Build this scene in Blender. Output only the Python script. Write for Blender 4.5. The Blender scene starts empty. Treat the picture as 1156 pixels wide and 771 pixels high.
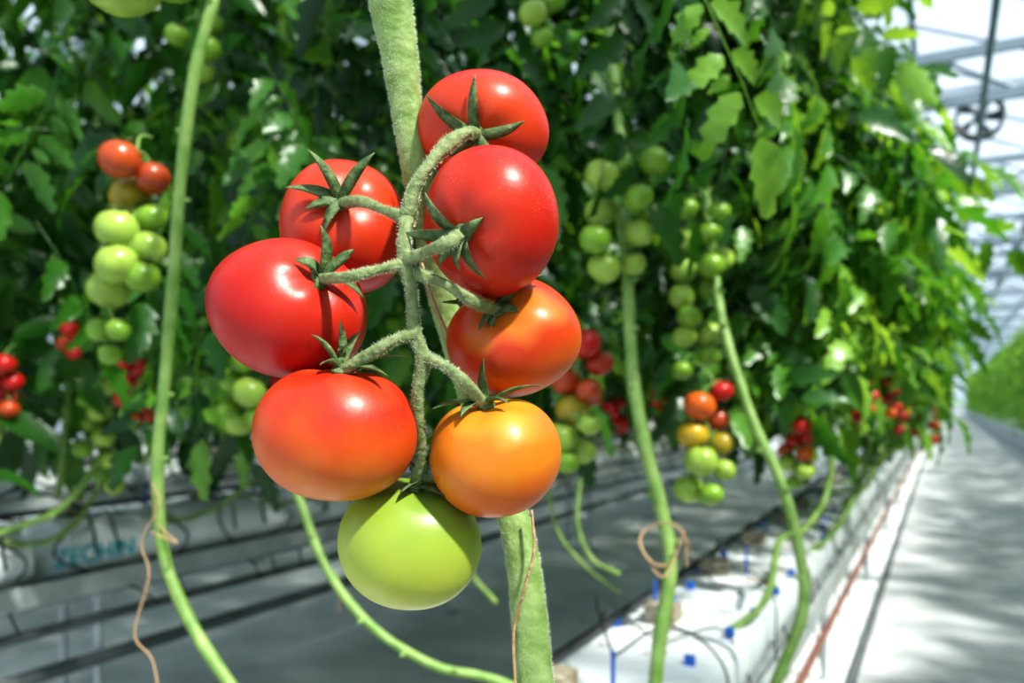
import bpy, math, random
import numpy as np
from mathutils import Vector, Matrix
rng = np.random.default_rng(7); random.seed(7)

# ------------------------------------------------------------------ frame
# world: +Y runs along the crop rows / aisle, +X is to the right of the aisle, Z up (metres)
H = 1.15
YAW = math.radians(28.42); C = math.cos(YAW); S = math.sin(YAW); F = 900.0

def survey(a, b, D):
    """real location of a surveyed point: bearing, elevation and distance from the tripod"""
    X = (a-578)/F*D; Z = (450-b)/F*D
    return Vector((C*X-S*D, S*X+C*D, H+Z))

scn = bpy.context.scene
try:
    scn.view_settings.view_transform = 'Standard'
    scn.view_settings.look = 'Medium High Contrast'
except Exception: pass
try: scn.view_settings.exposure = 0.16
except Exception: pass

# ------------------------------------------------------------------ materials
def newmat(name):
    m = bpy.data.materials.new(name); m.use_nodes = True
    nt = m.node_tree
    for n in list(nt.nodes): nt.nodes.remove(n)
    out = nt.nodes.new('ShaderNodeOutputMaterial')
    return m, nt, out
def ramp(nt, stops, interp='LINEAR'):
    r = nt.nodes.new('ShaderNodeValToRGB'); cr = r.color_ramp; cr.interpolation = interp
    while len(cr.elements) < len(stops): cr.elements.new(0.5)
    for e, (p, c) in zip(cr.elements, stops):
        e.position = p; e.color = (c[0], c[1], c[2], 1)
    return r
def noise(nt, scale, detail=3, coord='Object', rough=0.5):
    tc = nt.nodes.new('ShaderNodeTexCoord'); n = nt.nodes.new('ShaderNodeTexNoise')
    n.inputs['Scale'].default_value = scale; n.inputs['Detail'].default_value = detail
    n.inputs['Roughness'].default_value = rough
    nt.links.new(tc.outputs[coord], n.inputs['Vector']); return n
def pbsdf(nt, rough=0.5, spec=0.5, metal=0):
    p = nt.nodes.new('ShaderNodeBsdfPrincipled')
    p.inputs['Roughness'].default_value = rough; p.inputs['Metallic'].default_value = metal
    p.inputs['Specular IOR Level'].default_value = spec
    return p
def simple(name, c1, c2=None, scale=8, rough=0.6, bump=0.0, metal=0, spec=0.4, lo=0.35, hi=0.65, detail=4):
    m, nt, out = newmat(name); p = pbsdf(nt, rough, spec, metal)
    n = noise(nt, scale, detail)
    r = ramp(nt, [(lo, c1), (hi, c2 or tuple(x*0.8 for x in c1))])
    nt.links.new(n.outputs['Fac'], r.inputs[0]); nt.links.new(r.outputs[0], p.inputs['Base Color'])
    if bump:
        b = nt.nodes.new('ShaderNodeBump'); b.inputs['Strength'].default_value = bump; b.inputs['Distance'].default_value = 0.01
        nt.links.new(n.outputs['Fac'], b.inputs['Height']); nt.links.new(b.outputs[0], p.inputs['Normal'])
    nt.links.new(p.outputs[0], out.inputs[0]); return m

def tomato_mat(name, stops, speck=0.0, sss=0.08, rough=0.36, nz=.5):
    m, nt, out = newmat(name); p = pbsdf(nt, rough, 0.36)
    at = nt.nodes.new('ShaderNodeAttribute'); at.attribute_name = 'Col'
    sp = nt.nodes.new('ShaderNodeSeparateColor'); nt.links.new(at.outputs['Color'], sp.inputs[0])
    n = noise(nt, 26, 2)
    ma = nt.nodes.new('ShaderNodeMath'); ma.operation = 'MULTIPLY_ADD'; ma.inputs[1].default_value = nz; ma.inputs[2].default_value = -nz/2
    nt.links.new(n.outputs['Fac'], ma.inputs[0])
    ad = nt.nodes.new('ShaderNodeMath'); ad.operation = 'ADD'
    nt.links.new(sp.outputs[0], ad.inputs[0]); nt.links.new(ma.outputs[0], ad.inputs[1])
    r = ramp(nt, stops); nt.links.new(ad.outputs[0], r.inputs[0])
    n2 = noise(nt, 1900, 1)
    r2 = ramp(nt, [(0.66, (0, 0, 0)), (0.76, (1, 1, 1))]); nt.links.new(n2.outputs['Fac'], r2.inputs[0])
    n3 = noise(nt, 45, 2); r3 = ramp(nt, [(0.42, (0, 0, 0)), (0.7, (1, 1, 1))]); nt.links.new(n3.outputs['Fac'], r3.inputs[0])
    mu = nt.nodes.new('ShaderNodeMath'); mu.operation = 'MULTIPLY'
    nt.links.new(r2.outputs[0], mu.inputs[0]); nt.links.new(r3.outputs[0], mu.inputs[1])
    mu2 = nt.nodes.new('ShaderNodeMath'); mu2.operation = 'MULTIPLY'; mu2.inputs[1].default_value = speck
    nt.links.new(mu.outputs[0], mu2.inputs[0])
    mx = nt.nodes.new('ShaderNodeMix'); mx.data_type = 'RGBA'
    nt.links.new(mu2.outputs[0], mx.inputs[0]); nt.links.new(r.outputs[0], mx.inputs[6]); mx.inputs[7].default_value = (1, .6, .4, 1)
    nt.links.new(mx.outputs[2], p.inputs['Base Color'])
    p.inputs['Subsurface Weight'].default_value = sss
    p.inputs['Subsurface Radius'].default_value = (1.0, 0.30, 0.08); p.inputs['Subsurface Scale'].default_value = 0.006
    b = nt.nodes.new('ShaderNodeBump'); b.inputs['Strength'].default_value = 0.08; b.inputs['Distance'].default_value = 0.001
    n4 = noise(nt, 400, 2); nt.links.new(n4.outputs['Fac'], b.inputs['Height']); nt.links.new(b.outputs[0], p.inputs['Normal'])
    nt.links.new(p.outputs[0], out.inputs[0]); return m

def attr_mat(name, rough=0.35, sss=0.0):
    m, nt, out = newmat(name); p = pbsdf(nt, rough, 0.4)
    at = nt.nodes.new('ShaderNodeAttribute'); at.attribute_name = 'Col'
    n = noise(nt, 40, 2); mx = nt.nodes.new('ShaderNodeMix'); mx.data_type = 'RGBA'; mx.blend_type = 'MULTIPLY'
    r = ramp(nt, [(0.3, (.75, .75, .75)), (0.7, (1, 1, 1))]); nt.links.new(n.outputs['Fac'], r.inputs[0])
    mx.inputs[0].default_value = 1
    nt.links.new(at.outputs['Color'], mx.inputs[6]); nt.links.new(r.outputs[0], mx.inputs[7])
    nt.links.new(mx.outputs[2], p.inputs['Base Color'])
    nt.links.new(p.outputs[0], out.inputs[0]); return m

def leaf_mat(name, stops, trans, tf=0.35):
    m, nt, out = newmat(name); p = pbsdf(nt, 0.33, 0.5)
    at = nt.nodes.new('ShaderNodeAttribute'); at.attribute_name = 'Col'
    sp = nt.nodes.new('ShaderNodeSeparateColor'); nt.links.new(at.outputs['Color'], sp.inputs[0])
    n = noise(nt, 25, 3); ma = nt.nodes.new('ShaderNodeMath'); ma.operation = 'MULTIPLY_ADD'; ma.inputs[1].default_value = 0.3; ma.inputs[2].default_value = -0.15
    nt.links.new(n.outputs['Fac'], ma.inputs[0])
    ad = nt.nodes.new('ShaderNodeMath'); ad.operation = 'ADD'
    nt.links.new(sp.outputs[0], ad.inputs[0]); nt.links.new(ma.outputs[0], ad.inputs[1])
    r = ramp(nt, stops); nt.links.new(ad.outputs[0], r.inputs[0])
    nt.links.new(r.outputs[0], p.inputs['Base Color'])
    t = nt.nodes.new('ShaderNodeBsdfTranslucent')
    r2 = ramp(nt, trans); nt.links.new(ad.outputs[0], r2.inputs[0]); nt.links.new(r2.outputs[0], t.inputs[0])
    ms = nt.nodes.new('ShaderNodeMixShader'); ms.inputs[0].default_value = tf
    nt.links.new(p.outputs[0], ms.inputs[1]); nt.links.new(t.outputs[0], ms.inputs[2])
    b = nt.nodes.new('ShaderNodeBump'); b.inputs['Strength'].default_value = 0.35; b.inputs['Distance'].default_value = 0.004
    n2 = noise(nt, 90, 2); nt.links.new(n2.outputs['Fac'], b.inputs['Height']); nt.links.new(b.outputs[0], p.inputs['Normal'])
    nt.links.new(ms.outputs[0], out.inputs[0]); return m

def glass_mat(name, tint, diff):
    m, nt, out = newmat(name)
    t = nt.nodes.new('ShaderNodeBsdfTransparent'); t.inputs[0].default_value = tint
    d = nt.nodes.new('ShaderNodeBsdfTranslucent'); d.inputs[0].default_value = (.80, .89, 1, 1)
    n = noise(nt, 2.5, 3); r = ramp(nt, [(0.3, (diff*.6,)*3), (0.7, (diff*1.3,)*3)])
    nt.links.new(n.outputs['Fac'], r.inputs[0])
    ms = nt.nodes.new('ShaderNodeMixShader'); nt.links.new(r.outputs[0], ms.inputs[0])
    nt.links.new(t.outputs[0], ms.inputs[1]); nt.links.new(d.outputs[0], ms.inputs[2])
    nt.links.new(ms.outputs[0], out.inputs[0]); return m

M_stem = simple('vine_stem_green', (.18, .29, .07), (.31, .42, .15), 90, .55, .3)
M_stem_bg = simple('vine_stem_background', (.13, .24, .045), (.24, .36, .10), 30, .5, .1)
M_ped = simple('peduncle_green', (.14, .19, .07), (.25, .30, .13), 220, .65, .3)
M_sepal = simple('sepal_green', (.055, .10, .03), (.15, .21, .08), 220, .6, .3)
M_hair = simple('plant_fuzz', (.66, .72, .50), (.78, .82, .64), 30, .6)
M_twine = simple('jute_twine', (.42, .25, .12), (.58, .38, .22), 300, .85, .4)
M_fruit = attr_mat('background_tomato_skin', .3)
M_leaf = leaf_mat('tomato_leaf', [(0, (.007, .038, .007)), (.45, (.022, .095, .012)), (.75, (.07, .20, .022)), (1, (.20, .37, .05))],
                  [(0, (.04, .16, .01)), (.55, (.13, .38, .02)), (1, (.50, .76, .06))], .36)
M_dry = simple('dry_leaf_brown', (.16, .08, .035), (.30, .17, .07), 60, .8, .3)
M_white = simple('white_plastic_film', (.88, .90, .92), (.80, .83, .86), 14, .3, .25)
M_gut = simple('coated_steel_gutter', (.46, .49, .49), (.34, .37, .37), 12, .45, .05)
M_steel = simple('galvanised_steel', (.48, .53, .56), (.40, .45, .49), 6, .45, 0, .35)
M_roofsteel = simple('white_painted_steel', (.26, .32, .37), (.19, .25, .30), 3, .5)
M_grypipe = simple('grey_pipe', (.10, .115, .12), (.16, .17, .18), 10, .45)
M_dark = simple('dark_pipe', (.035, .04, .045), (.06, .065, .07), 10, .45)
M_black = simple('black_drip_tube', (.015, .018, .02), (.03, .03, .035), 10, .4)
M_blue = simple('blue_plastic_clip', (.02, .10, .50), (.03, .16, .62), 30, .4)
M_rust = simple('rust_red_pipe', (.18, .07, .05), (.27, .13, .10), 25, .6, .1)
M_cube = simple('rockwool_block', (.20, .15, .09), (.42, .38, .30), 60, .9, .6)
M_path = simple('concrete_path_surface', (.40, .41, .42), (.54, .55, .56), 5, .8, .15, detail=8)
M_floor = simple('grey_floor', (.40, .43, .42), (.60, .63, .62), 2.5, .5, .1, detail=8)
M_strip = simple('white_ground_film', (.80, .80, .80), (.60, .61, .62), 6, .6, .2)
M_curb = simple('concrete_curb', (.36, .40, .42), (.45, .49, .52), 4, .8, .1)
M_cyan = simple('cyan_print', (.01, .36, .45), (.02, .42, .52), 20, .5)
M_glass = glass_mat('whitewashed_glass', (.84, .90, .95, 1), .10)
M_wallglass = glass_mat('wall_glass', (.84, .91, .98, 1), .30)

# ------------------------------------------------------------------ mesh tools
def cat(pts, n):
    P = [Vector(p) for p in pts]
    if len(P) < 3:
        return [P[0].lerp(P[-1], i/n) for i in range(n+1)], [i/n*(len(P)-1) for i in range(n+1)]
    Q = [P[0]*2-P[1]] + P + [P[-1]*2-P[-2]]
    out = []; par = []
    m = len(P)-1
    for i in range(n+1):
        t = i/n*m; k = min(int(t), m-1); f = t-k
        a, b, c, d = Q[k], Q[k+1], Q[k+2], Q[k+3]
        out.append(0.5*((2*b)+(c-a)*f+(2*a-5*b+4*c-d)*f*f+(3*b-a-3*c+d)*f*f*f)); par.append(t)
    return out, par

class MB:
    def __init__(s): s.v = []; s.f = []; s.m = []; s.c = []; s.tubes = []
    def add(s, vs, fs, mat=0, col=(1, 1, 1)):
        o = len(s.v); s.v += [tuple(v) for v in vs]; s.f += [tuple(i+o for i in f) for f in fs]
        s.m += [mat]*len(fs)
        if isinstance(col, list): s.c += col
        else: s.c += [col]*len(vs)
    def tube(s, pts, rad, n=24, seg=10, mat=0, col=(1, 1, 1), ridge=0, lump=0.0):
        P, par = cat(pts, n)
        if not hasattr(rad, '__len__'): rad = [rad]*len(pts)
        R = []
        for t in par:
            k = min(int(t), len(rad)-2); f = t-k; f = f*f*(3-2*f)
            R.append(rad[k]*(1-f)+rad[k+1]*f)
        if lump:
            R = [r*(1+lump*math.sin(i*.9+len(s.v))*math.sin(i*.37+1)) for i, r in enumerate(R)]
        T = [(P[min(i+1, n)]-P[max(i-1, 0)]).normalized() for i in range(n+1)]
        N = T[0].orthogonal().normalized(); vs = []; fr = []
        for i in range(n+1):
            N = (N-T[i]*N.dot(T[i])).normalized(); B = T[i].cross(N); fr.append((N.copy(), B))
            for j in range(seg):
                a = 2*math.pi*j/seg; r = R[i]*(1+ridge*math.cos(4*a))
                vs.append(P[i]+(N*math.cos(a)+B*math.sin(a))*r)
        fs = [(i*seg+j, i*seg+(j+1) % seg, (i+1)*seg+(j+1) % seg, (i+1)*seg+j) for i in range(n) for j in range(seg)]
        fs.append(tuple(range(seg-1, -1, -1))); fs.append(tuple(n*seg+j for j in range(seg)))
        s.add(vs, fs, mat, col); s.tubes.append((P, R, fr, T))
    def box(s, c, d, mat=0, col=(1, 1, 1)):
        x, y, z = c; a, b, e = d[0]/2, d[1]/2, d[2]/2
        vs = [(x+i*a, y+j*b, z+k*e) for i in (-1, 1) for j in (-1, 1) for k in (-1, 1)]
        fs = [(0, 1, 3, 2), (4, 6, 7, 5), (0, 4, 5, 1), (2, 3, 7, 6), (0, 2, 6, 4), (1, 5, 7, 3)]
        s.add(vs, fs, mat, col)
    def extrude(s, prof, y0, y1, mat=0, ny=1, closed=True, x0=0, z0=0):
        k = len(prof); vs = []
        for i in range(ny+1):
            y = y0+(y1-y0)*i/ny
            vs += [(x0+p[0], y, z0+p[1]) for p in prof]
        m = k if closed else k-1
        fs = [(i*k+j, i*k+(j+1) % k, (i+1)*k+(j+1) % k, (i+1)*k+j) for i in range(ny) for j in range(m)]
        if closed: fs += [tuple(range(k-1, -1, -1)), tuple(ny*k+j for j in range(k))]
        s.add(vs, fs, mat)
    def build(s, name, mats, smooth=True, parent=None, loc=None):
        me = bpy.data.meshes.new(name); me.from_pydata(s.v, [], s.f)
        for m in mats: me.materials.append(m)
        me.polygons.foreach_set('material_index', s.m)
        me.polygons.foreach_set('use_smooth', [smooth]*len(s.f))
        a = me.color_attributes.new('Col', 'FLOAT_COLOR', 'POINT')
        a.data.foreach_set('color', np.array([(c[0], c[1], c[2], 1) for c in s.c], dtype=np.float32).ravel())
        me.update()
        ob = bpy.data.objects.new(name, me); scn.collection.objects.link(ob)
        if parent: ob.parent = parent
        return ob

def empty(name, loc=(0, 0, 0), rotz=0):
    e = bpy.data.objects.new(name, None); e.empty_display_size = .1
    e.location = loc; e.rotation_euler = (0, 0, rotz); scn.collection.objects.link(e); return e

def fruit(n, seg, rings, w, h, dep, q=.86, lobes=5, amp=.03, dim=.12, ph=0., seed=0):
    """tomato surface: calyx dimple on +axis n, scaled to overall width/height/depth"""
    n = Vector(n).normalized(); Q = n.to_track_quat('Z', 'Y')
    vs = []; cs = []; rr = random.Random(seed); a2 = rr.random()*6
    for i in range(rings+1):
        th = math.pi*i/rings
        for j in range(seg):
            if i in (0, rings) and j > 0: continue
            f = 2*math.pi*j/seg
            st, ct = math.sin(th), math.cos(th)
            sh = .35+.65*max(ct, 0)
            rho = (st**.92)*(1+amp*sh*math.cos(lobes*f+ph)+amp*.8*math.cos(2*f+a2)+amp*.4*math.cos(3*f+a2*2))
            z = q*ct*(1+amp*.5*math.cos(2*f+a2*3)*st)-dim*math.exp(-(st/.30)**2)*(1 if ct > 0 else -.25)*(1+.0)
            if ct > 0: z -= dim*.35*(0.5+0.5*math.cos(lobes*f+ph+math.pi))*math.exp(-((st-.35)/.25)**2)
            vs.append(Q @ Vector((rho*math.cos(f), rho*math.sin(f), z)))
            cs.append(((ct+1)/2, j/seg, 0))
    def idx(i, j):
        if i == 0: return 0
        if i == rings: return 1+(rings-1)*seg
        return 1+(i-1)*seg+j % seg
    fs = []
    for i in range(rings):
        for j in range(seg):
            a, b, c, d = idx(i, j), idx(i, j+1), idx(i+1, j+1), idx(i+1, j)
            t = []
            for k in (d, c, b, a):
                if k not in t: t.append(k)
            fs.append(tuple(t))
    arr = np.array(vs); mn, mx = arr.min(0), arr.max(0)
    sc = np.array([w, dep, h])/(mx-mn); arr = (arr-(mn+mx)/2)*sc
    top = (np.array(Q @ Vector((0, 0, q-dim)))-(mn+mx)/2)*sc
    return arr, fs, cs, Vector(top)

def sepal(mb, p0, p2, n, w=.0026, bulge=.006, mat=0, k=9, col=(1, 1, 1)):
    p0 = Vector(p0); p2 = Vector(p2); n = Vector(n).normalized()
    pc = p0.lerp(p2, .45)+n*bulge; vs = []
    bend = (p2-p0).cross(n)*.13*math.sin(p2.x*5000)
    pc = pc+bend
    for i in range(k+1):
        t = i/k
        p = p0*(1-t)**2+pc*2*t*(1-t)+p2*t*t
        T = ((pc-p0)*(1-t)+(p2-pc)*t).normalized()
        sd = T.cross(n)
        if sd.length < .05: sd = T.orthogonal()
        sd.normalize(); up = sd.cross(T).normalized()
        if up.dot(n) < 0: up = -up
        ww = w*(.6+1.6*t)*max(1-t, .02)**.9*1.25
        tw = math.sin(t*3+p0.x*900)*.35
        sd = (sd*math.cos(tw)+up*math.sin(tw))
        vs += [p-sd*ww+up*ww*.35, p+up*.0002, p+sd*ww+up*ww*.35, p-up*max(ww*.35, .0001)]
    fs = [(i*4+j, i*4+(j+1) % 4, (i+1)*4+(j+1) % 4, (i+1)*4+j) for i in range(k) for j in range(4)]
    fs += [(3, 2, 1, 0), tuple(k*4+j for j in range(4))]
    mb.add(vs, fs, mat, col)

def hairs(mb, tubes, per_m, L, w, mat):
    rr = random.Random(3)
    for P, R, fr, T in tubes:
        ln = sum((P[i+1]-P[i]).length for i in range(len(P)-1))
        for _ in range(int(per_m*ln)):
            t = rr.random()*(len(P)-1.001); i = int(t); f = t-i
            p = P[i].lerp(P[i+1], f); r = R[i]*(1-f)+R[i+1]*f; N, B = fr[i]; a = rr.random()*6.283
            d = N*math.cos(a)+B*math.sin(a); q = p+d*r*.97
            dd = (d+T[i]*rr.uniform(-.4, .4)).normalized(); l = L*rr.uniform(.5, 1.2)
            s = T[i]*w
            mb.add([q-s, q+s, q+dd*l], [(0, 1, 2)], mat)

# ------------------------------------------------------------------ foreground truss
D0 = .42
X0 = (462-578)/F*D0; Z0 = (450-300)/F*D0
def L(a, b, d):
    D = D0+d/100.; return Vector(((a-578)/F*D-X0, D-D0, (450-b)/F*D-Z0))
truss = empty('tomato_truss', survey(462, 300, D0), YAW)

R1 = (.43, .008, .005); R2 = (.52, .016, .007); R3 = (.36, .006, .005)
mats = {
 1: tomato_mat('ripe_red_skin_a', [(0, R1), (.6, R2), (1, (.58, .06, .012))], .5),
 2: tomato_mat('ripe_red_skin_b', [(0, R1), (.6, (.48, .012, .006)), (1, (.56, .035, .010))], .8),
 3: tomato_mat('ripe_red_skin_c', [(0, R1), (.6, R2), (1, (.54, .05, .012))], .4),
 4: tomato_mat('ripe_red_skin_d', [(0, R3), (.6, R1), (1, (.48, .025, .010))], .35),
 5: tomato_mat('orange_skin_a', [(0, (.60, .13, .008)), (.35, (.60, .13, .007)), (.6, (.54, .065, .007)), (.8, (.52, .04, .007)), (1, (.58, .15, .015))], .3, nz=1.0),
 6: tomato_mat('orange_red_skin', [(0, (.60, .17, .012)), (.35, (.57, .095, .010)), (.65, (.52, .045, .008)), (.85, (.46, .022, .007)), (1, (.52, .05, .010))], .3, nz=.95),
 7: tomato_mat('orange_skin_b', [(0, (.60, .10, .008)), (.3, (.62, .13, .008)), (.55, (.63, .19, .012)), (.8, (.60, .16, .010)), (1, (.52, .28, .025))], .3, nz=.95),
 8: tomato_mat('unripe_green_skin', [(0, (.50, .50, .09)), (.4, (.38, .44, .055)), (.8, (.26, .35, .04)), (1, (.17, .28, .035))], .25, .12),
}
#      a    b    d    w    h   axis              lobes amp  calyx target
TOM = {
 1: (545, 146, 3.4, 150, 122, (-.12, -.90, -.05), 5, .02, (538, 151)),
 2: (554, 251, -1.5, 153, 167, (-.42, -.87, -.12), 5, .012, (523, 263)),
 3: (389, 256, 4.5, 141, 149, (-.05, -.82, .45), 4, .035, (385, 229)),
 4: (326, 348, 0.0, 173, 160, (.42, -.78, .42), 5, .02, (361, 314)),
 5: (580, 380, 1.9, 152, 137, (-.22, -.72, .50), 4, .04, (562, 350)),
 6: (380, 489, -2.0, 183, 149, (.08, -.12, 1), 4, .02, None),
 7: (559, 515, -0.9, 150, 134, (-.08, -.35, .93), 5, .03, (548, 453)),
 8: (463, 612, 0.4, 161, 144, (.12, -.25, .97), 4, .02, None),
}
tops = {}
for k, (a, b, d, w, h, n, lo, am, tgt) in TOM.items():
    D = D0+d/100; s = D/F; c = L(a, b, d); n = Vector(n).normalized()
    for it in range(8):
        arr, fs, cs, top = fruit(n, 72 if it == 7 else 20, 44 if it == 7 else 12, w*s, h*s, (w+h)/2*s*.95, q=.86, lobes=lo, amp=am, dim=.10, ph=k*1.3, seed=k)
        if tgt is None or it == 7: 
            if it < 7: continue
            break
        err = L(tgt[0], tgt[1], (c+top).y*100)-(c+top)
        nx = n.x+err.x/(w*s/2)*.8; nz = n.z+err.z/(h*s/2)*.8
        m = math.hypot(nx, nz)
        if m > .96: nx *= .96/m; nz *= .96/m
        n = Vector((nx, -math.sqrt(max(1-nx*nx-nz*nz, .02)), nz)).normalized()
    mb = MB(); mb.add([Vector(v) for v in arr], fs, 0, cs)
    ob = mb.build('tomato_%d' % k, [mats[k]], parent=truss); ob.location = c
    tops[k] = (c+top, n.copy())

ped = MB()
# rachis (main axis of the truss)
ped.tube([L(468, 214, 3.2), L(464, 228, .5), L(461, 242, -2.0), L(457, 265, -2.9), L(458, 296, -3.1), L(465, 330, -3.0), L(468, 375, -2.8),
          L(478, 405, -2.7), L(471, 450, -2.4), L(476, 505, -1.6), tops[8][0]],
         [.0048, .0044, .0042, .0032, .0041, .0030, .0034, .0036, .0029, .0024, .0036], 120, 16, 0, ridge=.05, lump=.03)
def pedicel(k, pts, r=.0025):
    P = [L(*p) for p in pts]+[tops[k][0]]
    R = [r*1.45]+[r*.95]*(len(P)-2)+[r*1.25]
    if len(R) > 3: R[len(R)//2] = r*1.25
    ped.tube(P, R, 56, 14, 0, ridge=.05, lump=.03)
pedicel(1, [(460, 244, -2.3), (468, 212, -2.5), (482, 189, -2.3), (505, 163, -1.6), (526, 150, -.9)], .0032)
pedicel(2, [(457, 294, -3.1), (480, 284, -4.0), (503, 275, -5.0)], .0026)
pedicel(3, [(458, 246, -2.4), (432, 236, -1.6), (408, 227, -.2)], .0025)
pedicel(4, [(459, 297, -3.1), (430, 303, -3.6), (395, 312, -3.9)], .0023)
pedicel(5, [(461, 305, -3.0), (500, 319, -3.1), (535, 340, -2.8)], .0026)
pedicel(6, [(470, 376, -2.8), (446, 383, -3.1), (422, 397, -3.0)], .0027)
pedicel(7, [(478, 403, -2.7), (500, 411, -3.1), (525, 431, -3.1)], .0025)
hairs(ped, list(ped.tubes), 12000, .0014, .00008, 2)
SEP = {
 1: [(536, 84, -1.2), (481, 106, -.6), (592, 136, -.8), (560, 175, -.9), (507, 176, -.6)],
 2: [(480, 217, .2), (457, 262, .6), (549, 314, -.3), (545, 245, -.9), (519, 306, -.6), (494, 299, .2)],
 3: [(347, 168, -1.4), (423, 172, -1.0), (322, 211, -.6), (366, 262, -.8), (344, 236, -.6)],
 4: [(362, 254, -1.0), (332, 293, -.8), (399, 281, -.6), (410, 336, .4), (350, 337, -.4)],
 5: [(615, 309, .6), (499, 341, -1.2), (592, 352, -.3), (541, 372, -.6), (556, 376, -.5)],
 6: [(351, 377, -.6), (384, 360, -.4), (409, 373, .6), (459, 402, -.4), (361, 412, -1.2), (438, 424, -1.6)],
 7: [(546, 404, -.4), (487, 462, -1.2), (613, 435, -.2), (520, 470, -1.6), (575, 455, -1.4)],
 8: [(493, 498, -1.0), (460, 520, -.8), (542, 572, -1.6), (452, 556, -2.0), (513, 566, -2.0)],
}
for k, tips in SEP.items():
    p0, n = tops[k]; base = p0+n*.0018
    ped.tube([p0-n*.002, p0+n*.001, p0+n*.003], [.0040, .0050, .0030], 8, 12, 1)
    dd = (p0.y)*100
    for (a, b, dz) in tips:
        tip = L(a, b, dd+dz)
        sepal(ped, base+(tip-base).normalized()*.001, tip, n, .0032, .0055, 1, 14)
ped.build('peduncle_and_calyxes', [M_ped, M_sepal, M_hair], parent=truss)

# main vine stem
vine = MB()
vine.tube([L(432, -90, 2.0), L(441, 0, 2.5), L(451, 60, 2.8), L(459, 120, 3.1), L(470, 190, 3.5), L(500, 340, 5.6), L(545, 480, 6.4), L(584, 600, 4.6), L(598, 700, 3.8), L(606, 800, 3.4), L(612, 900, 3.4)],
          [.0130, .0122, .0104, .0090, .0084, .0082, .0090, .0098, .0106, .0110, .0112], 150, 22, 0, ridge=.035, lump=.02)
hairs(vine, [vine.tubes[0]], 34000, .0015, .00009, 1)
vo = vine.build('tomato_vine', [M_stem, M_hair]); vo.location = truss.location; vo.rotation_euler = truss.rotation_euler
tw = MB()
tw.tube([L(600, 575, 3.0), L(603, 620, 2.5), L(592, 665, 2.3), L(580, 715, 3.0), L(584, 800, 2.6), L(590, 880, 2.6)], .0009, 60, 7)
tw.tube([L(476, 296, 3.0), L(486, 330, 3.0), L(510, 388, 3.6)], .0009, 20, 7)
to = tw.build('jute_twine', [M_twine]); to.location = truss.location; to.rotation_euler = truss.rotation_euler

# ------------------------------------------------------------------ background fruit clusters
RED = (.48, .012, .008); ORG = (.62, .11, .010); DOR = (.45, .065, .012); YEL = (.52, .33, .02)
GRN = (.20, .36, .03); PGR = (.32, .46, .07); OLV = (.38, .28, .02)
def add_fruit(mb, p, r, col, seed):
    rr = random.Random(seed)
    n = Vector((rr.uniform(-.5, .5), rr.uniform(-.5, .5), 1)).normalized()
    arr, fs, cs, top = fruit(n, 20, 12, 2*r, 1.78*r, 2*r, amp=.025, dim=.1, ph=rr.random()*6, seed=seed)
    c2 = [tuple(x*(1.0-.12*max(q[0]-.6, 0)) for x in col) for q in cs]
    mb.add([Vector(v)+p for v in arr], fs, 0, c2)
    t = p+top
    a0 = rr.random()*6
    for i in range(5):
        a = a0+i*1.2566
        tip = t+Vector((math.cos(a), math.sin(a), .25))*r*.75
        sepal(mb, t, tip, n, r*.09, r*.2, 1, 4, (.1, .2, .05))
    return t
def cluster(fr, D, stem=None):
    """fr: list of (a,b,r,col); fruits hang on one rachis"""
    mb = MB(); tl = []
    cen = survey(sum(f[0] for f in fr)/len(fr), min(f[1] for f in fr)-20, D+.01)
    for i, (a, b, r, col) in enumerate(fr):
        Di = D+((i*37) % 5-2)*.014
        tl.append(add_fruit(mb, survey(a, b, Di)-cen, r*Di/F, col, i+int(a)))
    xs = sorted(tl, key=lambda p: -p.z)
    ax = []
    for i in range(0, len(xs), 2):
        g = xs[i:i+2]; ax.append(sum(g, Vector())/len(g)+Vector((0, 0, .006)))
    top = ax[0]+Vector((-.02, .02, .03))
    pts = [top+Vector((-.04, .05, .02)), top]+ax
    mb.tube(pts, .0022, 6*len(pts), 7, 2)
    for t in tl:
        q = min(ax, key=lambda z: (z-t).length)
        mb.tube([q, q.lerp(t, .5)+Vector((0, 0, .006)), t], .0016, 6, 6, 2)
    ob = mb.build('tomato_cluster', [M_fruit, M_sepal, M_stem_bg]); ob.location = cen
    return ob
cluster([(136, 180, 23, DOR), (172, 201, 19, (.36, .05, .012)), (147, 221, 23, OLV), (133, 259, 24, PGR), (171, 245, 18, GRN), (132, 298, 24, PGR), (167, 280, 20, PGR),
         (122, 327, 23, PGR), (160, 312, 20, GRN), (113, 372, 15, GRN), (133, 372, 14, GRN), (125, 400, 13, GRN)], 1.22)
cluster([(282, 443, 19, PGR), (262, 430, 15, GRN), (270, 476, 17, PGR), (292, 470, 15, GRN), (258, 462, 13, GRN), (275, 408, 14, GRN)], 1.45)
cluster([(660, 388, 19, RED), (677, 410, 16, (.40, .03, .01)), (640, 430, 18, (.5, .06, .012)), (664, 440, 15, DOR), (647, 462, 20, OLV), (666, 478, 14, PGR), (632, 495, 20, PGR),
         (656, 508, 17, PGR), (640, 522, 14, GRN), (667, 448, 12, RED)], 1.35)
cluster([(688, 464, 12, RED), (700, 478, 12, RED), (684, 483, 11, (.45, .03, .01)), (697, 455, 9, RED)], 2.1)
cluster([(680, 198, 20, PGR), (738, 182, 18, GRN), (679, 238, 19, PGR), (720, 222, 18, GRN), (722, 262, 18, PGR), (672, 270, 18, GRN), (682, 302, 19, PGR), (715, 297, 15, PGR),
         (700, 190, 15, GRN), (735, 240, 13, GRN)], 1.25)
cluster([(602, 15, 16, PGR), (622, 2, 14, GRN), (590, -12, 14, GRN), (612, 42, 13, GRN)], 1.3)
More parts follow.
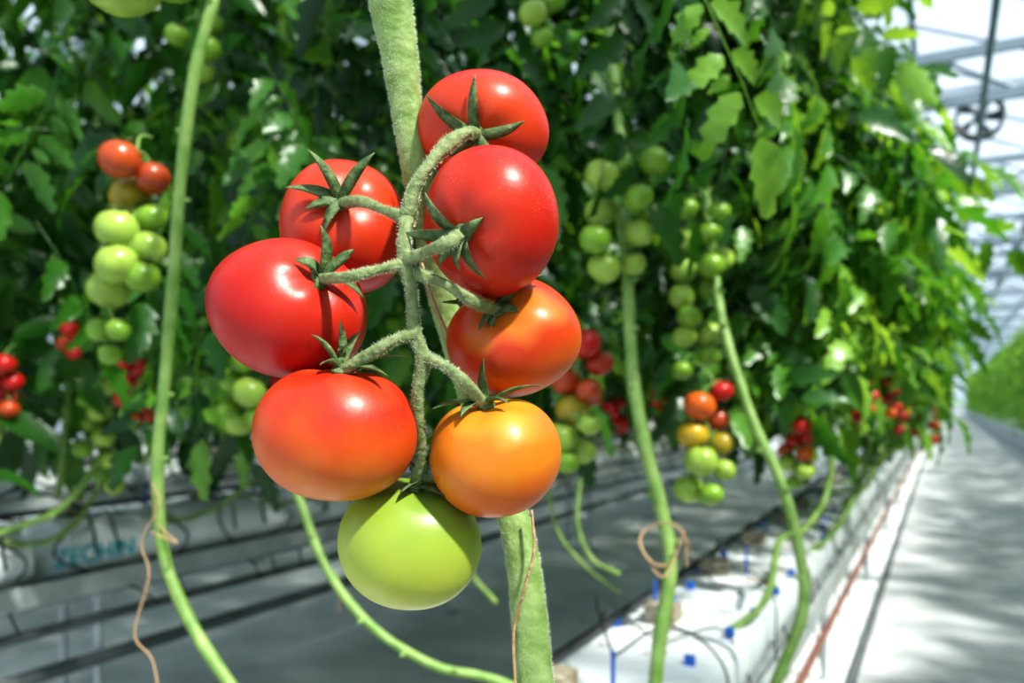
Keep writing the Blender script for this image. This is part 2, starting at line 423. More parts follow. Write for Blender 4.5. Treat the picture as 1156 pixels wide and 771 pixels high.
cluster([(775, 235, 14, GRN), (800, 262, 15, GRN), (775, 272, 16, PGR), (812, 238, 13, GRN), (772, 305, 15, PGR), (803, 300, 15, GRN), (770, 335, 15, PGR), (800, 325, 14, GRN),
         (772, 380, 14, PGR), (802, 378, 15, PGR), (778, 357, 14, GRN), (800, 402, 13, GRN), (815, 293, 14, PGR), (770, 418, 12, GRN)], 1.65)
cluster([(790, 458, 18, ORG), (814, 440, 14, RED), (809, 474, 15, DOR), (782, 491, 18, YEL), (814, 500, 15, OLV), (791, 520, 19, PGR), (818, 530, 14, PGR), (778, 552, 18, PGR), (803, 558, 14, GRN)], 1.55)
cluster([(905, 480, 11, RED), (914, 492, 11, RED), (897, 497, 11, RED), (911, 512, 11, ORG), (891, 522, 11, PGR), (908, 532, 11, PGR), (897, 544, 9, GRN), (887, 508, 9, DOR)], 1.85)
cluster([(976, 435, 8, RED), (984, 446, 8, RED), (970, 452, 8, RED), (980, 462, 8, DOR), (968, 470, 7, RED), (974, 484, 7, GRN)], 2.2)
cluster([(1003, 430, 7, RED), (1010, 440, 7, RED), (1002, 450, 7, RED), (1012, 460, 7, RED), (1018, 470, 7, RED), (1006, 466, 7, ORG), (1015, 484, 6, RED)], 2.6)
cluster([(140, 412, 11, RED), (158, 415, 11, RED), (148, 432, 12, RED), (166, 434, 10, DOR), (140, 450, 11, RED), (158, 455, 11, RED), (148, 472, 11, ORG), (168, 468, 9, RED)], 1.7)
cluster([(6, 410, 12, RED), (14, 430, 12, RED), (2, 445, 12, RED), (10, 462, 11, DOR), (-6, 425, 11, RED)], 1.9)
cluster([(78, 370, 10, RED), (88, 380, 10, RED), (74, 388, 10, DOR), (84, 398, 9, RED)], 1.9)
cluster([(138, -28, 46, PGR), (190, -36, 38, GRN), (95, -50, 38, GRN), (150, -78, 36, GRN)], .72)
cluster([(235, 55, 14, GRN), (228, 80, 15, PGR), (200, 40, 14, GRN), (240, 25, 13, GRN)], 1.45)

def row_cluster(u, v, z, k, kind):
    mb = MB(); rr = random.Random(k); n = 9
    for i in range(n):
        if kind == 0: col = RED
        elif kind == 1: col = [RED, RED, DOR, ORG, YEL, PGR, PGR, GRN, GRN][i]
        else: col = [PGR, GRN][i % 2]
        p = Vector(((-1)**i*.028+rr.uniform(-.01, .01), rr.uniform(-.03, .03), -.04-.032*i))
        t = add_fruit(mb, p, rr.uniform(.024, .03), col, k*17+i)
        mb.tube([Vector((0, 0, t.z+.02)), t.lerp(Vector((0, 0, t.z+.02)), .5)+Vector((0, 0, .005)), t], .0016, 4, 5, 2)
    mb.tube([Vector((-.05, 0, .1)), Vector((0, 0, .05)), Vector((0, 0, -.1)), Vector((0, 0, -.3))], .003, 10, 6, 2)
    ob = mb.build('tomato_cluster', [M_fruit, M_sepal, M_stem_bg]); ob.location = (u, v, z)
k = 1
for v in np.arange(3.3, 11, .7):
    row_cluster(-.12+.06*math.sin(v*5), v, H+.16+.08*math.sin(v*3), k, [0, 1, 0, 1, 2][k % 5]); k += 1
for v in np.arange(1.3, 8, .62):
    row_cluster(-1.95+.12*math.sin(v*7), v, H+.16+.1*math.sin(v*4), k, [0, 0, 1, 2, 0][k % 5]); k += 1
for v in np.arange(2.2, 9, .8):
    row_cluster(-3.85+.1*math.sin(v*7), v, H+.2+.1*math.sin(v*4), k, [0, 1, 0][k % 3]); k += 1

# ------------------------------------------------------------------ foliage
def leaflet(ns, Ln, W, droop, rg):
    vs = []; fs = []
    for i in range(ns):
        t = i/(ns-1)
        w = W/2*max(math.sin(math.pi*min(t*.92+.06, 1)**.75), 0)**.8
        if 0 < i < ns-1: w *= (1+.20*(1 if i % 2 else -1)*(1 if ns > 5 else .3))
        else: w *= .25
        fwd = Ln*.05*(1 if i % 2 else -.3)
        z = -droop*Ln*t*t; wob = .12*w*math.sin(i*2.1+W*700)
        vs += [(Ln*t+fwd, w, z+.3*w+wob), (Ln*t, 0, z), (Ln*t+fwd, -w, z+.3*w-wob)]
    for i in range(ns-1):
        a = i*3; fs += [(a, a+1, a+4, a+3), (a+1, a+2, a+5, a+4)]
    return np.array(vs), fs
def compound(ns, seed):
    rg = random.Random(seed); V = []; Fc = []; o = 0
    Lr = .26; dr = rg.uniform(.1, .25)
    ra = lambda t: np.array([Lr*t, .02*math.sin(t*3+seed), -dr*Lr*t*t*2])
    specs = [(1.0, 0, 1.25)]
    for t in ((.30, .55, .80) if ns > 5 else (.38, .75)):
        for sgn in (-1, 1): specs.append((t+rg.uniform(-.04, .04), sgn*rg.uniform(.85, 1.25), rg.uniform(.75, 1.1)*(1 if ns > 5 else 1.25)))
    if ns > 5:
        for t in (.42, .68): specs.append((t, rg.choice([-1, 1])*1.3, .4))
    for t, ang, sc in specs:
        v, f = leaflet(ns, .098*sc, .043*sc, rg.uniform(.15, .55), rg)
        v[:, 0] += .012
        roll = rg.uniform(-.5, .5); cr, sr = math.cos(roll), math.sin(roll)
        v = v @ np.array([[1, 0, 0], [0, cr, sr], [0, -sr, cr]])
        pt = rg.uniform(.1, .6); cp, sp_ = math.cos(pt), math.sin(pt)
        v = v @ np.array([[cp, 0, -sp_], [0, 1, 0], [sp_, 0, cp]])
        ca, sa = math.cos(ang), math.sin(ang)
        v = v @ np.array([[ca, sa, 0], [-sa, ca, 0], [0, 0, 1]])
        v = v+ra(min(t, 1)); V.append(v); Fc += [tuple(i+o for i in q) for q in f]; o += len(v)
    m = 5; vs = []
    for i in range(m):
        p = ra(i/(m-1)); r = .0022*(1-.5*i/(m-1))
        for j in range(3):
            a = j*2.094; vs.append(p+np.array([0, r*math.cos(a), r*math.sin(a)]))
    V.append(np.array(vs))
    for i in range(m-1):
        for j in range(3): Fc.append((o+i*3+j, o+i*3+(j+1) % 3, o+(i+1)*3+(j+1) % 3, o+(i+1)*3+j))
    return np.vstack(V), np.array(Fc)
HI = [compound(9, s) for s in range(6)]
LO = [compound(5, s+20) for s in range(4)]

def rotmats(az, pi, ro):
    n = len(az); ca, sa = np.cos(az), np.sin(az); cp, sp_ = np.cos(pi), np.sin(pi); cr, sr = np.cos(ro), np.sin(ro)
    z = np.zeros(n); o = np.ones(n)
    Rz = np.stack([ca, -sa, z, sa, ca, z, z, z, o], 1).reshape(n, 3, 3)
    Ry = np.stack([cp, z, sp_, z, o, z, -sp_, z, cp], 1).reshape(n, 3, 3)
    Rx = np.stack([o, z, z, z, cr, -sr, z, sr, cr], 1).reshape(n, 3, 3)
    return Rz @ Ry @ Rx
def foliage(name, sets, mat, parent=None):
    """sets: (templates, P, az, pitch, roll, scale, var)"""
    VV = []; FF = []; CC = []; o = 0
    for T, P, az, pi, ro, sc, var in sets:
        which = rng.integers(0, len(T), len(P))
        R = rotmats(az, pi, ro)*sc[:, None, None]
        for w in range(len(T)):
            ix = np.where(which == w)[0]
            if len(ix) == 0: continue
            tv, tf = T[w]
            v = np.einsum('nij,kj->nki', R[ix], tv)+P[ix][:, None, :]
            n, kk = len(ix), len(tv)
            f = tf[None]+(np.arange(n)*kk)[:, None, None]+o
            VV.append(v.reshape(-1, 3)); FF.append(f.reshape(-1, 4)); CC.append(np.repeat(var[ix], kk)); o += n*kk
    V = np.vstack(VV).astype(np.float32); Fq = np.vstack(FF).astype(np.int32); cc = np.concatenate(CC)
    me = bpy.data.meshes.new(name)
    me.vertices.add(len(V)); me.vertices.foreach_set('co', V.ravel())
    me.loops.add(len(Fq)*4); me.loops.foreach_set('vertex_index', Fq.ravel())
    me.polygons.add(len(Fq)); me.polygons.foreach_set('loop_start', np.arange(len(Fq), dtype=np.int32)*4)
    me.update(calc_edges=True)
    me.polygons.foreach_set('use_smooth', np.ones(len(Fq), dtype=bool))
    a = me.color_attributes.new('Col', 'FLOAT_COLOR', 'POINT')
    col = np.ones((len(V), 4), np.float32); col[:, 0] = cc; col[:, 1] = cc; a.data.foreach_set('color', col.ravel())
    me.materials.append(mat); me.update()
    ob = bpy.data.objects.new(name, me); scn.collection.objects.link(ob)
    if parent: ob.parent = parent
    return ob
def rand_set(T, P, out=None, s0=.8, s1=1.25, varlo=0, varhi=.8):
    n = len(P)
    az = rng.uniform(0, 2*np.pi, n) if out is None else out+rng.normal(0, .9, n)
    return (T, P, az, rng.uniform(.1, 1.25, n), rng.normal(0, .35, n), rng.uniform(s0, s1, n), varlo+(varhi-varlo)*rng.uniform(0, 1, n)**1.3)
def dist(P): return -P[:, 0]*S+P[:, 1]*C
def bear(P): return 578+F*(P[:, 0]*C+P[:, 1]*S)/np.maximum(dist(P), .01)

def front(v, z):
    f = np.interp(v, [0, .9, 1.5, 2.0, 3, 60], [-1.0, -.85, -.62, -.24, -.16, -.16])
    bul = np.interp(z-H, [0, .25, .6, 1.0, 1.4, 2], [-.05, .02, .13, .06, -.12, -.30])
    return f+bul*np.interp(v, [1.5, 2.2], [.3, 1])
def lowz(v): return H+.05+.10*np.sin(v*4.3)*np.sin(v*1.7)
sets = []
for v0, v1, per, T, sc in ((.3, 4.5, 600, HI, 1.0), (4.5, 11, 210, HI, 1.1), (11, 60, 55, LO, 1.5)):
    n = int((v1-v0)*per); v = rng.uniform(v0, v1, n); z = rng.uniform(0, 1, n)**1.0*1.95
    z = lowz(v)+.10+z
    fr = front(v, z)
    dpt = rng.exponential(.28, n); u = fr-.16-np.minimum(dpt, 1.2)
    u = np.maximum(u, -1.6+rng.uniform(0, .3, n))
    P = np.stack([u, v, z], 1)
    D = dist(P); B = bear(P)
    need = np.interp(B, [-100, 450, 620, 800, 900, 1000], [1.48, 1.52, 1.68, 1.90, 1.85, 1.5])
    keep = (D > need)
    P = P[keep]
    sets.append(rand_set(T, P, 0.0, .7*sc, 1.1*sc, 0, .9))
    m = int((v1-v0)*per*.2); v = rng.uniform(max(v0, 1.9), v1, m); z = lowz(v)+.12+rng.uniform(0, 1.6, m)
    P = np.stack([front(v, z)-rng.uniform(.05, .2, m), v, z], 1); P = P[dist(P) > 1.75]
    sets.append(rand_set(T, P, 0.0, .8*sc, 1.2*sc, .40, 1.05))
def place(lst):
    P = []; az = []; pi = []; ro = []; sc = []; va = []
    for (a, b, D, azc, p, r, s, vv) in lst:
        P.append(survey(a, b, D)); az.append(YAW+azc); pi.append(p); ro.append(r); sc.append(s); va.append(vv)
    return (HI, np.array([tuple(p) for p in P]), np.array(az), np.array(pi), np.array(ro), np.array(sc), np.array(va))
sets.append(place([
 (690, -70, 1.15, -.6, 1.25, .3, .95, .25), (735, -60, 1.05, -.5, 1.1, -.4, .9, .35), (790, -50, 1.0, -.6, 1.15, .8, .85, .95),
 (830, -60, 1.2, -.2, 1.0, .3, 1.0, .6), (665, 60, 1.25, -.3, .95, .5, .9, .4), (730, 90, 1.3, .1, 1.0, -.3, .85, .55),
 (850, 30, 1.5, -.3, .9, .3, 1.1, .7), (900, 60, 1.7, 0, .9, .3, 1.1, .75), (880, 160, 1.7, -.3, .8, -.3, 1.1, .6),
 (930, 330, 1.9, -.3, 1.2, .4, 1.0, 1.0), (960, 280, 2.0, .0, 1.1, .0, 1.0, .9), (560, -60, 1.3, -.9, 1.2, .2, .9, .2),
 (500, -40, 1.35, 2.5, 1.0, .2, .9, .2), (880, 240, 1.9, -.2, 1.1, .2, 1.1, .5),
 (60, 60, 1.35, 2.6, .9, .3, .9, .6), (300, 60, 1.4, -.4, .9, .2, .9, .6), (330, 150, 1.4, 2.6, .8, .2, .8, .8), (40, 250, 1.4, .4, .9, .2, .9, .5)]))
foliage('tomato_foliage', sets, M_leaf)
for uc, v0, v1, per, T in ((-2.45, .2, 16, 260, LO), (-4.4, .5, 18, 150, LO), (-6.3, 1.5, 18, 110, LO), (-8.2, 2, 18, 90, LO)):
    n = int((v1-v0)*per); v = rng.uniform(v0, v1, n); z = H+.10+rng.uniform(0, 2.1, n)+.1*np.sin(v*5)
    P = np.stack([uc+np.clip(rng.normal(.0, .28, n), -.55, .55), v, z], 1)
    foliage('tomato_foliage', [rand_set(T, P, None, 1.0, 1.5)], M_leaf)
# right-hand crop beyond the aisle; off-camera near stretch added, sparse, to dapple the path
n = 8600; v = np.concatenate([rng.uniform(-1.5, 10, 1900), rng.uniform(10, 68, n-1900)]); z = rng.uniform(.78, 2.85, n)
P = np.stack([np.where(rng.random(n) < .6, 1.62+rng.uniform(0, .22, n), 1.85+rng.uniform(0, .7, n)), v, z], 1)
foliage('tomato_foliage', [rand_set(LO, P, None, 1.1, 1.6, .6, 1.1)], M_leaf)

# ------------------------------------------------------------------ background stems
st = MB()
def S_(pts, r, n=60, nodes=True):
    st.tube([survey(*p) for p in pts], r, n, 10, 0, lump=.07)
    if nodes:      # leaf scars left after de-leafing
        P, R, fr, T = st.tubes[-1]; rr = random.Random(len(P)+int(pts[0][0]))
        acc = 0
        for i in range(1, len(P)-1):
            acc += (P[i]-P[i-1]).length
            if acc > .075:
                acc = 0; a = rr.random()*6.28; N, B = fr[i]; d = N*math.cos(a)+B*math.sin(a)
                st.tube([P[i], P[i]+d*r*1.35-T[i]*.003, P[i]+d*r*1.8-T[i]*.004], [r*.75, r*.5, r*.25], 4, 7, 0)
S_([(250, -60, 1.06), (240, 5, 1.05), (221, 75, 1.05), (205, 190, 1.05), (197, 300, 1.05), (186, 430, 1.05), (178, 520, 1.04), (184, 620, 1.02), (214, 700, 1.0), (262, 775, .98), (320, 840, .97)], .0080)
S_([(300, 470, 1.45), (335, 555, 1.35), (368, 640, 1.3), (418, 705, 1.26), (488, 750, 1.24), (556, 766, 1.24), (640, 800, 1.22)], .0075)
S_([(150, 440, 2.2), (128, 490, 2.1), (75, 568, 2.0), (10, 598, 2.0), (-60, 620, 2.0)], .009)
S_([(80, 400, 2.2), (75, 470, 2.2), (66, 560, 2.2)], .009)
S_([(685, -20, 1.5), (690, 60, 1.42), (703, 180, 1.38), (708, 300, 1.3), (714, 420, 1.25), (728, 500, 1.22), (748, 580, 1.2), (757, 640, 1.18), (745, 720, 1.16), (738, 790, 1.15)], .0104)
S_([(790, 150, 1.9), (800, 250, 1.75), (815, 360, 1.6), (848, 470, 1.52), (880, 540, 1.48), (902, 620, 1.45), (906, 690, 1.42), (872, 780, 1.4)], .0100)
S_([(920, 380, 2.1), (930, 430, 2.1), (940, 500, 2.1), (932, 560, 2.08), (905, 600, 1.95), (880, 610, 1.9), (862, 680, 1.75), (800, 720, 1.65), (715, 724, 1.6), (640, 735, 1.6)], .0085, 80)
S_([(985, 440, 2.9), (982, 500, 2.9), (965, 560, 2.8), (925, 615, 2.6), (860, 632, 2.5), (800, 640, 2.5)], .010)
S_([(1000, 450, 3.8), (996, 500, 3.8), (980, 545, 3.6), (950, 570, 3.4)], .011)
S_([(655, 540, 1.6), (652, 590, 1.6), (668, 630, 1.58), (700, 648, 1.56)], .005, 60, False)
S_([(618, 545, 1.7), (630, 600, 1.7), (662, 640, 1.7), (700, 668, 1.65)], .004, 60, False)
S_([(520, 560, 1.9), (530, 640, 1.9), (560, 680, 1.9)], .007, 60, False)
for i, v in enumerate(np.arange(4.4, 20, .55)):
    w = .06*math.sin(i*2.3)
    st.tube([(-.5, v-.35, H-.45), (-.38, v-.15, H-.42), (-.24+w, v, H-.2), (-.26+w, v+.05, H+.2), (-.35, v, H+1.2)], .010, 20, 8, 0)
for uc in (-2.45, -4.4, -6.3):
    for i, v in enumerate(np.arange(.6, 12, .5)):
        w = .15*math.sin(i*2.3)
        st.tube([(uc+.02, v-.4, H-.38), (uc+.2, v-.2, H-.40), (uc+.3+w, v+.0, H-.15), (uc+.2+w, v+.05, H+.3), (uc+.05, v, H+1.3)], .009, 18, 7, 0)
st.build('tomato_vine', [M_stem_bg])

tb = MB()
def T_(pts, r=.0016, n=50): tb.tube([survey(*p) for p in pts], r, n, 7)
T_([(172, 545, 1.0), (180, 570, .99), (160, 610, 1.0), (168, 650, 1.0), (152, 715, 1.0), (172, 745, 1.0), (182, 800, 1.0)], .0013)
T_([(170, 600, 1.0), (182, 605, .985), (200, 612, .99), (178, 590, 1.02), (172, 556, 1.0)], .0012)
loop = []
for i in range(15):
    a = i/14*2*math.pi*1.08
    loop.append((750+27*math.cos(a)+2*math.sin(3*a), 614+24*math.sin(a), 1.17+.02*math.sin(a*2)))
T_(loop, .0016, 70)
T_([(735, 640, 1.16), (750, 650, 1.15), (766, 618, 1.17), (772, 600, 1.17), (776, 640, 1.17)], .0014)
T_([(376, 655, 1.29), (382, 670, 1.28), (384, 690, 1.29)], .0018)
tb.build('jute_twine', [M_twine])
ss = MB()
for i, v in enumerate(np.arange(2.4, 12, .5)):
    ss.tube([(-.42+.05*math.sin(i), v, H-.0), (-.5, v, H+2.0)], .001, 3, 5)
ss.build('support_string', [M_twine])

# ------------------------------------------------------------------ growing gutters
def slab(mb, uc, y0, y1, zb, w, h, k, ex=3.0):
    ny = 22; seg = 24; vs = []
    for i in range(ny+1):
        t = i/ny; y = y0+(y1-y0)*t
        e = min(1, min(t, 1-t)/.05); sc = .55+.45*math.sin(e*math.pi/2)
        for j in range(seg):
            a = 2*math.pi*j/seg; ca, sa = math.cos(a), math.sin(a)
            x = math.copysign(abs(ca)**(2/ex), ca)*w/2*sc; z = math.copysign(abs(sa)**(2/ex), sa)*h/2*sc
            wr = 1+.02*math.sin(i*1.9+j*.7+k)+.015*math.sin(i*3.7-j*1.3)
            vs.append((uc+x*wr, y, zb+h/2*sc+z*wr))
    fs = [(i*seg+j, i*seg+(j+1) % seg, (i+1)*seg+(j+1) % seg, (i+1)*seg+j) for i in range(ny) for j in range(seg)]
    fs += [tuple(range(seg-1, -1, -1)), tuple(ny*seg+j for j in range(seg))]
    mb.add(vs, fs, 1)
def gutter(uc, v0, v1, top, bw, bh, ex, phase=0., pipes=True, rust=False):
    # mats: 0 gutter 1 film 2 steel 3 grey pipe 4 black 5 blue 6 rockwool 7 rust
    mb = MB(); W = bw+.04
    prof = [(-W/2-.015, .03), (-W/2, .03), (-W/2, -.005), (-.05, -.02), (-.03, -.045), (.03, -.045), (.05, -.02), (W/2, -.005), (W/2, .03), (W/2+.015, .03),
            (W/2+.015, -.03), (.06, -.075), (-.06, -.075), (-W/2-.015, -.03)]
    mb.extrude(prof, v0, v1, 0, 1, True, uc, top)
    k = 0; y = v0+.03+phase; rr = random.Random(int(-uc*10)); tr = .0022 if rust else .0042
    while y+1.0 < v1 and k < 26:
        slab(mb, uc, y, y+1.0, top+.002, bw, bh, k, ex)
        if k < 12:
            for q in ((.28, .78) if rust else (.15, .4, .65, .88)):
                yy = y+q; zt = top+bh
                if rust or q in (.15, .65): mb.box((uc+.02*math.sin(k+q*9)-.03, yy, zt+.016), (.065, .065, .045), 6)
                px = uc+.05*math.sin(q*20+k)
                mb.tube([(px, yy+.02, zt+.0), (px, yy+.02, zt+.08)], .004, 3, 6, 5)
                s1 = rr.uniform(-1, 1); s2 = rr.uniform(-1, 1)
                mb.tube([(px, yy+.02, zt+.07), (uc+.10+.03*s1, yy+.06, zt+.12), (uc+bw*.52, yy+.14+.08*s1, zt+.03), (uc+bw*.58, yy+.20+.1*s2, zt-.08), (uc+bw*.56, yy+.24+.16*s1, zt-.18-.05*s1), (uc+bw*.6, yy+.28+.2*s1, zt-.3)], tr, 22, 6, 4)
                mb.tube([(px, yy+.02, zt+.07), (uc-.05, yy+.2, zt+.08+.04*s1), (uc+.03*s1, yy+.32, zt+.015), (uc+.12, yy+.40+.1*s2, zt+.02), (uc+bw*.55, yy+.42+.1*s2, zt-.10)], tr, 18, 6, 4)
        y += 1.03; k += 1
    mb.tube([(uc-bw*.3, v0, top+bh+.02), (uc-bw*.3, (v0+v1)/2, top+bh+.02), (uc-bw*.3, v1, top+bh+.02)], .009, 4, 8, 4)
    y = v0+.6
    while y < v1:
        for sx in (-.09, .09): mb.tube([(uc+sx, y, .012), (uc+sx, y, top-.05)], .014, 2, 8, 2)
        mb.box((uc, y, top-.06), (.26, .04, .03), 2); mb.box((uc, y, .008), (.28, .12, .012), 2)
        y += 2.0
    if pipes:
        mb.tube([(uc+.10, v0, top-.13), (uc+.10, (v0+v1)/2, top-.13), (uc+.10, v1, top-.13)], .016, 4, 12, 3)
        mb.tube([(uc+.12, v0, top-.25), (uc+.12, (v0+v1)/2, top-.25), (uc+.12, v1, top-.25)], .022, 4, 12, 3)
    if rust:
        mb.tube([(uc+bw/2+.055, v0, top-.05), (uc+bw/2+.055, (v0+v1)/2, top-.05), (uc+bw/2+.055, v1, top-.05)], .010, 4, 10, 7)
        y = v0+.5; rr = random.Random(5)
        while y < v0+12:
            mb.box((uc+bw*rr.uniform(.3, .45), y, top+bh+.008), (.018, .012, .018), 5)
            mb.box((uc-bw*rr.uniform(.1, .35), y+.17, top+bh+.010), (.018, .016, .020), 5)
            y += rr.uniform(.18, .38)
    ob = mb.build('hydroponic_gutter', [M_gut, M_white, M_steel, M_grypipe, M_black, M_blue, M_cube, M_rust])
    mod = ob.modifiers.new('edge', 'EDGE_SPLIT'); mod.split_angle = math.radians(45)
    return ob
gutter(-.51, -1.2, 58, H-.60, .33, .12, 4.0, 0, False, True)
g2 = gutter(-2.45, -1.0, 26, H-.56, .28, .18, 2.4, .35)
gutter(-4.4, -.5, 24, H-.56, .28, .17, 2.4, .1)
gutter(-6.3, 0, 22, H-.56, .28, .17, 2.4, .6)
gutter(-8.2, 0, 22, H-.56, .28, .17, 2.4, .2)
cu = bpy.data.curves.new('printed_label', 'FONT'); cu.body = 'ZECHIN'; cu.size = .075; cu.extrude = .0006; cu.offset = .001
tx = bpy.data.objects.new('printed_label', cu); scn.collection.objects.link(tx)
tx.rotation_euler = (math.radians(90), 0, math.radians(90)); tx.location = (-2.45+.147, 1.42, H-.50); cu.materials.append(M_cyan); tx.parent = g2
hz = MB()
for i in range(10):
    v = 1.2+i*.55; s = math.sin(i*2.7)
    hz.tube([(-.70, v, H-.5), (-.78, v+.1+.1*s, H-.62), (-.75, v+.3, H-.78), (-.70, v+.45+.1*s, H-.9), (-.66, v+.5, H-1.1)], .004, 20, 6)
hz.build('drip_hose', [M_black])
# dry fallen leaves on the slabs and ground
n = 60; Pd = np.stack([rng.uniform(-.64, -.40, n), rng.uniform(.9, 6, n), np.full(n, H-.474)], 1)
n2 = 40; Pe = np.stack([rng.uniform(-1.9, -.8, n2), rng.uniform(1.2, 7, n2), np.full(n2, .012)], 1)
Pd = np.vstack([Pd, Pe]); n = len(Pd)
foliage('dry_fallen_leaves', [(LO, Pd, rng.uniform(0, 6.28, n), rng.uniform(-.12, .02, n), np.zeros(n), rng.uniform(.15, .35, n), rng.uniform(0, 1, n))], M_dry)

# ------------------------------------------------------------------ building
fl = MB(); fl.box((-2, 33, -.05), (21, 75, .1)); fl.build('floor', [M_floor], False)
pa = MB(); pa.box((.56, 33, .02), (1.72, 73.5, .04)); pa.build('concrete_path', [M_path], False)
sp_ = MB(); sp_.box((-.535, 33, .012), (.40, 73.5, .024)); sp_.build('white_ground_sheet', [M_strip], False)
rl = MB(); rl.box((-.318, 33, .026), (.022, 73.5, .052)); rl.build('path_edge_rail', [M_grypipe], False)
cb = MB(); cb.extrude([(-.06, 0), (.06, 0), (.06, .42), (.04, .45), (-.04, .45), (-.06, .42)], -3, 68, 0, 1, True, 1.50, .001)
cb.extrude([(-.2, 0), (.2, 0), (.2, .14), (-.2, .14)], -3, 68, 1, 1, True, 1.85, .48)
y = -2.5
while y < 68:
    cb.box((1.85, y, .24), (.3, .05, .478), 0); y += 2.5
cb.build('planter_curb', [M_curb, M_white], False)

U0, U1, V0, V1, ZE, ZR = -12.2, 8.2, -4.0, 70.0, 4.5, 5.25
ce = MB(); sp = 3.4; n = 6
for i in range(n):
    a = U0+i*sp
    ce.add([(a, V0, ZE), (a, V1, ZE), (a+sp/2, V1, ZR), (a+sp/2, V0, ZR), (a+sp, V0, ZE), (a+sp, V1, ZE)], [(0, 1, 2, 3), (3, 2, 5, 4)], 0)
ce.build('ceiling', [M_glass], False)
rf = MB()
for i in range(n+1):
    rf.box((U0+i*sp, (V0+V1)/2, ZE-.03), (.18, V1-V0, .06))
for i in range(n):
    rf.box((U0+(i+.5)*sp, (V0+V1)/2, ZR-.01), (.06, V1-V0, .06))
    v = V0
    while v <= V1:
        for s in (-1, 1):
            a = Vector((U0+(i+.5)*sp, v, ZR)); b = Vector((U0+(i+.5+s*.5)*sp, v, ZE))
            rf.tube([a, b], .026, 1, 4)
        v += 1.15
rf.build('roof_glazing_bars', [M_roofsteel], False)
gd = MB(); v = .5
while v < V1:
    gd.box(((U0+U1)/2, v, 4.36), (U1-U0, .06, .10)); gd.box(((U0+U1)/2, v, 3.92), (U1-U0, .06, .10))
    u = U0; s = 0
    while u < U1-.1:
        a = 3.94 if s % 2 == 0 else 4.34; b = 4.34 if s % 2 == 0 else 3.94
        gd.tube([(u, v, a), (u+.64, v, b)], .024, 1, 6); u += .64; s += 1
    v += 4.0
gd.build('roof_lattice_girder', [M_roofsteel], False)
sc_ = MB(); v = .5
while v < V1:
    vs = []
    for i in range(5):
        yy = v+.08+i*.012; zz = 4.02+(.07 if i % 2 else -.03)
        vs += [(U0+.2, yy, zz), (U1-.2, yy, zz)]
    sc_.add(vs, [(2*i, 2*i+1, 2*i+3, 2*i+2) for i in range(4)], 0)
    v += 4.0
sc_.build('folded_shade_screen', [M_white], False)
co = MB()
for u in (3.3, -5.35, U0+.2, U1-.2):
    v = .5
    while v < V1:
        co.box((u, v, 2.2), (.09, .09, 4.39)); co.box((u, v, .03), (.2, .2, .06)); v += 4.0
for v in (8.5, 16.5, 28.5, 40.5):
    co.tube([(3.3, v, .3), (3.3, v+4, 4.2)], .035, 1, 6)
co.build('steel_column', [M_roofsteel], False)
hp = MB()
for u, z in ((.3, 3.7), (1.1, 3.7), (1.7, 3.55)):
    hp.tube([(u, V0+.2, z), (u, 19, z), (u, V1-.2, z)], .028, 2, 8)
v = .5
while v < V1:
    for u, z in ((.3, 3.7), (1.1, 3.7), (1.7, 3.55)): hp.tube([(u, v, z), (u, v, 3.92)], .006, 1, 5)
    v += 4
hp.build('overhead_heating_pipe', [M_roofsteel])
fn = MB(); fp = survey(1106, 132, 8.0)
ring = [(.21*math.cos(i/24*6.2832), 0, .21*math.sin(i/24*6.2832)) for i in range(25)]
for yo in (-.08, 0, .08): fn.tube([(p[0], yo, p[2]) for p in ring], .016, 48, 6)
fn.add([(p[0], y, p[2]) for p in ring for y in (-.08, .08)], [(2*i, 2*i+1, 2*i+3, 2*i+2) for i in range(24)], 0)
fn.tube([(0, -.07, 0), (0, .07, 0)], .055, 2, 14)
for i in range(5):
    a = i*1.2566; ca, sa = math.cos(a), math.sin(a)
    fn.add([(.04*ca, -.03, .04*sa), (.19*ca-.06*sa, -.02, .19*sa+.06*ca), (.19*ca+.06*sa, .03, .19*sa-.06*ca), (.05*ca+.03*sa, .02, .05*sa-.03*ca)], [(0, 1, 2, 3)], 0)
fn.tube([(0, 0, .21), (0, 0, 3.92-fp.z)], .01, 1, 6)
fo = fn.build('circulation_fan', [M_grypipe]); fo.location = fp

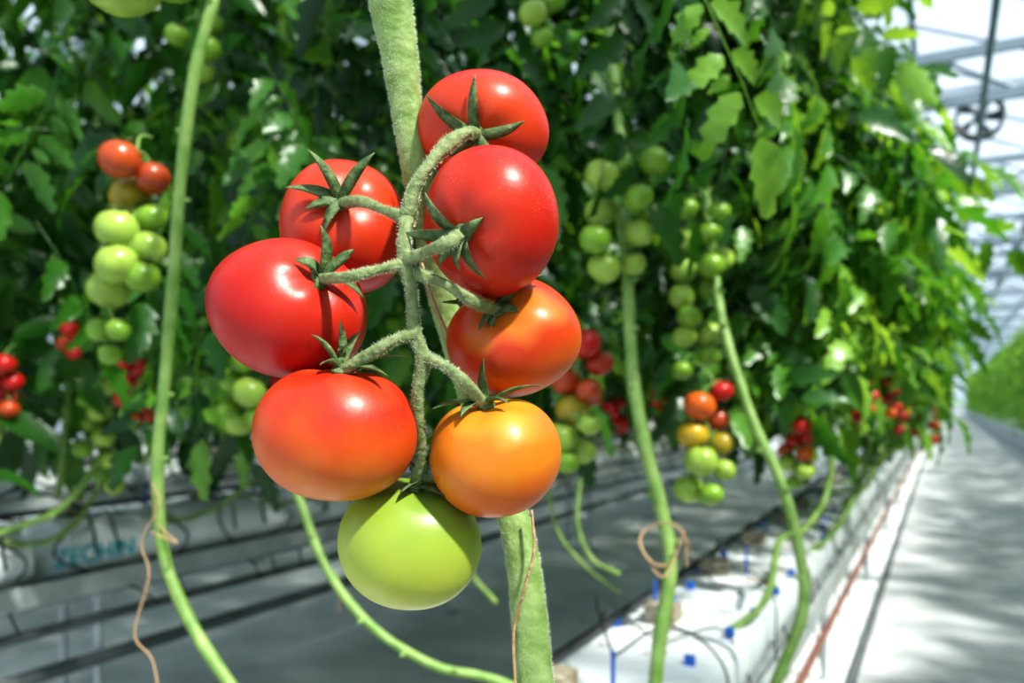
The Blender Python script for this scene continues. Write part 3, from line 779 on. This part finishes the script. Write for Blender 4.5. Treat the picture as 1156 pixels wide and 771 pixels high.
def wall(name, a, b, ztop, z0=.0):
    mb = MB(); a = Vector(a); b = Vector(b); d = (b-a); Ln = d.length; t = d.normalized()
    mb.add([a+Vector((0, 0, .6)), b+Vector((0, 0, .6)), b+Vector((0, 0, ztop)), a+Vector((0, 0, ztop))], [(0, 1, 2, 3)], 0)
    nrm = Vector((-t.y, t.x, 0))*.05
    mb.add([a-nrm, b-nrm, b+nrm, a+nrm]+[p+Vector((0, 0, .6)) for p in (a-nrm, b-nrm, b+nrm, a+nrm)],
           [(0, 1, 5, 4), (1, 2, 6, 5), (2, 3, 7, 6), (3, 0, 4, 7), (4, 5, 6, 7)], 2)
    k = int(Ln/2)
    for i in range(k+1):
        p = a.lerp(b, i/k); mb.tube([p+Vector((0, 0, .6)), p+Vector((0, 0, ztop))], .03, 1, 4, 1)
    for z in (.62, 1.8, 3.0, ztop-.03): mb.tube([a+Vector((0, 0, z)), b+Vector((0, 0, z))], .03, 1, 4, 1)
    return mb.build(name, [M_wallglass, M_roofsteel, M_curb], False)
wall('wall_far', (U0, V1, 0), (U1, V1, 0), ZE)
wall('wall_near', (U1, V0, 0), (U0, V0, 0), ZE)
wall('wall_left', (U0, V0, 0), (U0, V1, 0), ZE)
wall('wall_right', (U1, V1, 0), (U1, V0, 0), ZE)

# ------------------------------------------------------------------ light
w = bpy.data.worlds.new('bright_hazy_sky'); scn.world = w; w.use_nodes = True
bg = w.node_tree.nodes['Background']; bg.inputs[0].default_value = (.77, .88, 1.0, 1); bg.inputs[1].default_value = .98
sd = bpy.data.lights.new('sun', 'SUN'); sd.energy = 9.0; sd.angle = math.radians(3.5); sd.color = (1, .94, .82)
so = bpy.data.objects.new('sun', sd); scn.collection.objects.link(so)
so.rotation_euler = Vector((.58, -.20, .80)).to_track_quat('Z', 'Y').to_euler(); so.location = (3, -1, 8)

# ------------------------------------------------------------------ camera
cd = bpy.data.cameras.new('camera'); cd.sensor_width = 36; cd.lens = F*36/1156; cd.shift_y = 65/1156
cd.dof.use_dof = True; cd.dof.focus_distance = .385; cd.dof.aperture_fstop = 6.8; cd.clip_start = .02; cd.clip_end = 200
co_ = bpy.data.objects.new('camera', cd); scn.collection.objects.link(co_)
co_.location = (0, 0, H); co_.rotation_euler = (math.radians(90), 0, YAW)
scn.camera = co_
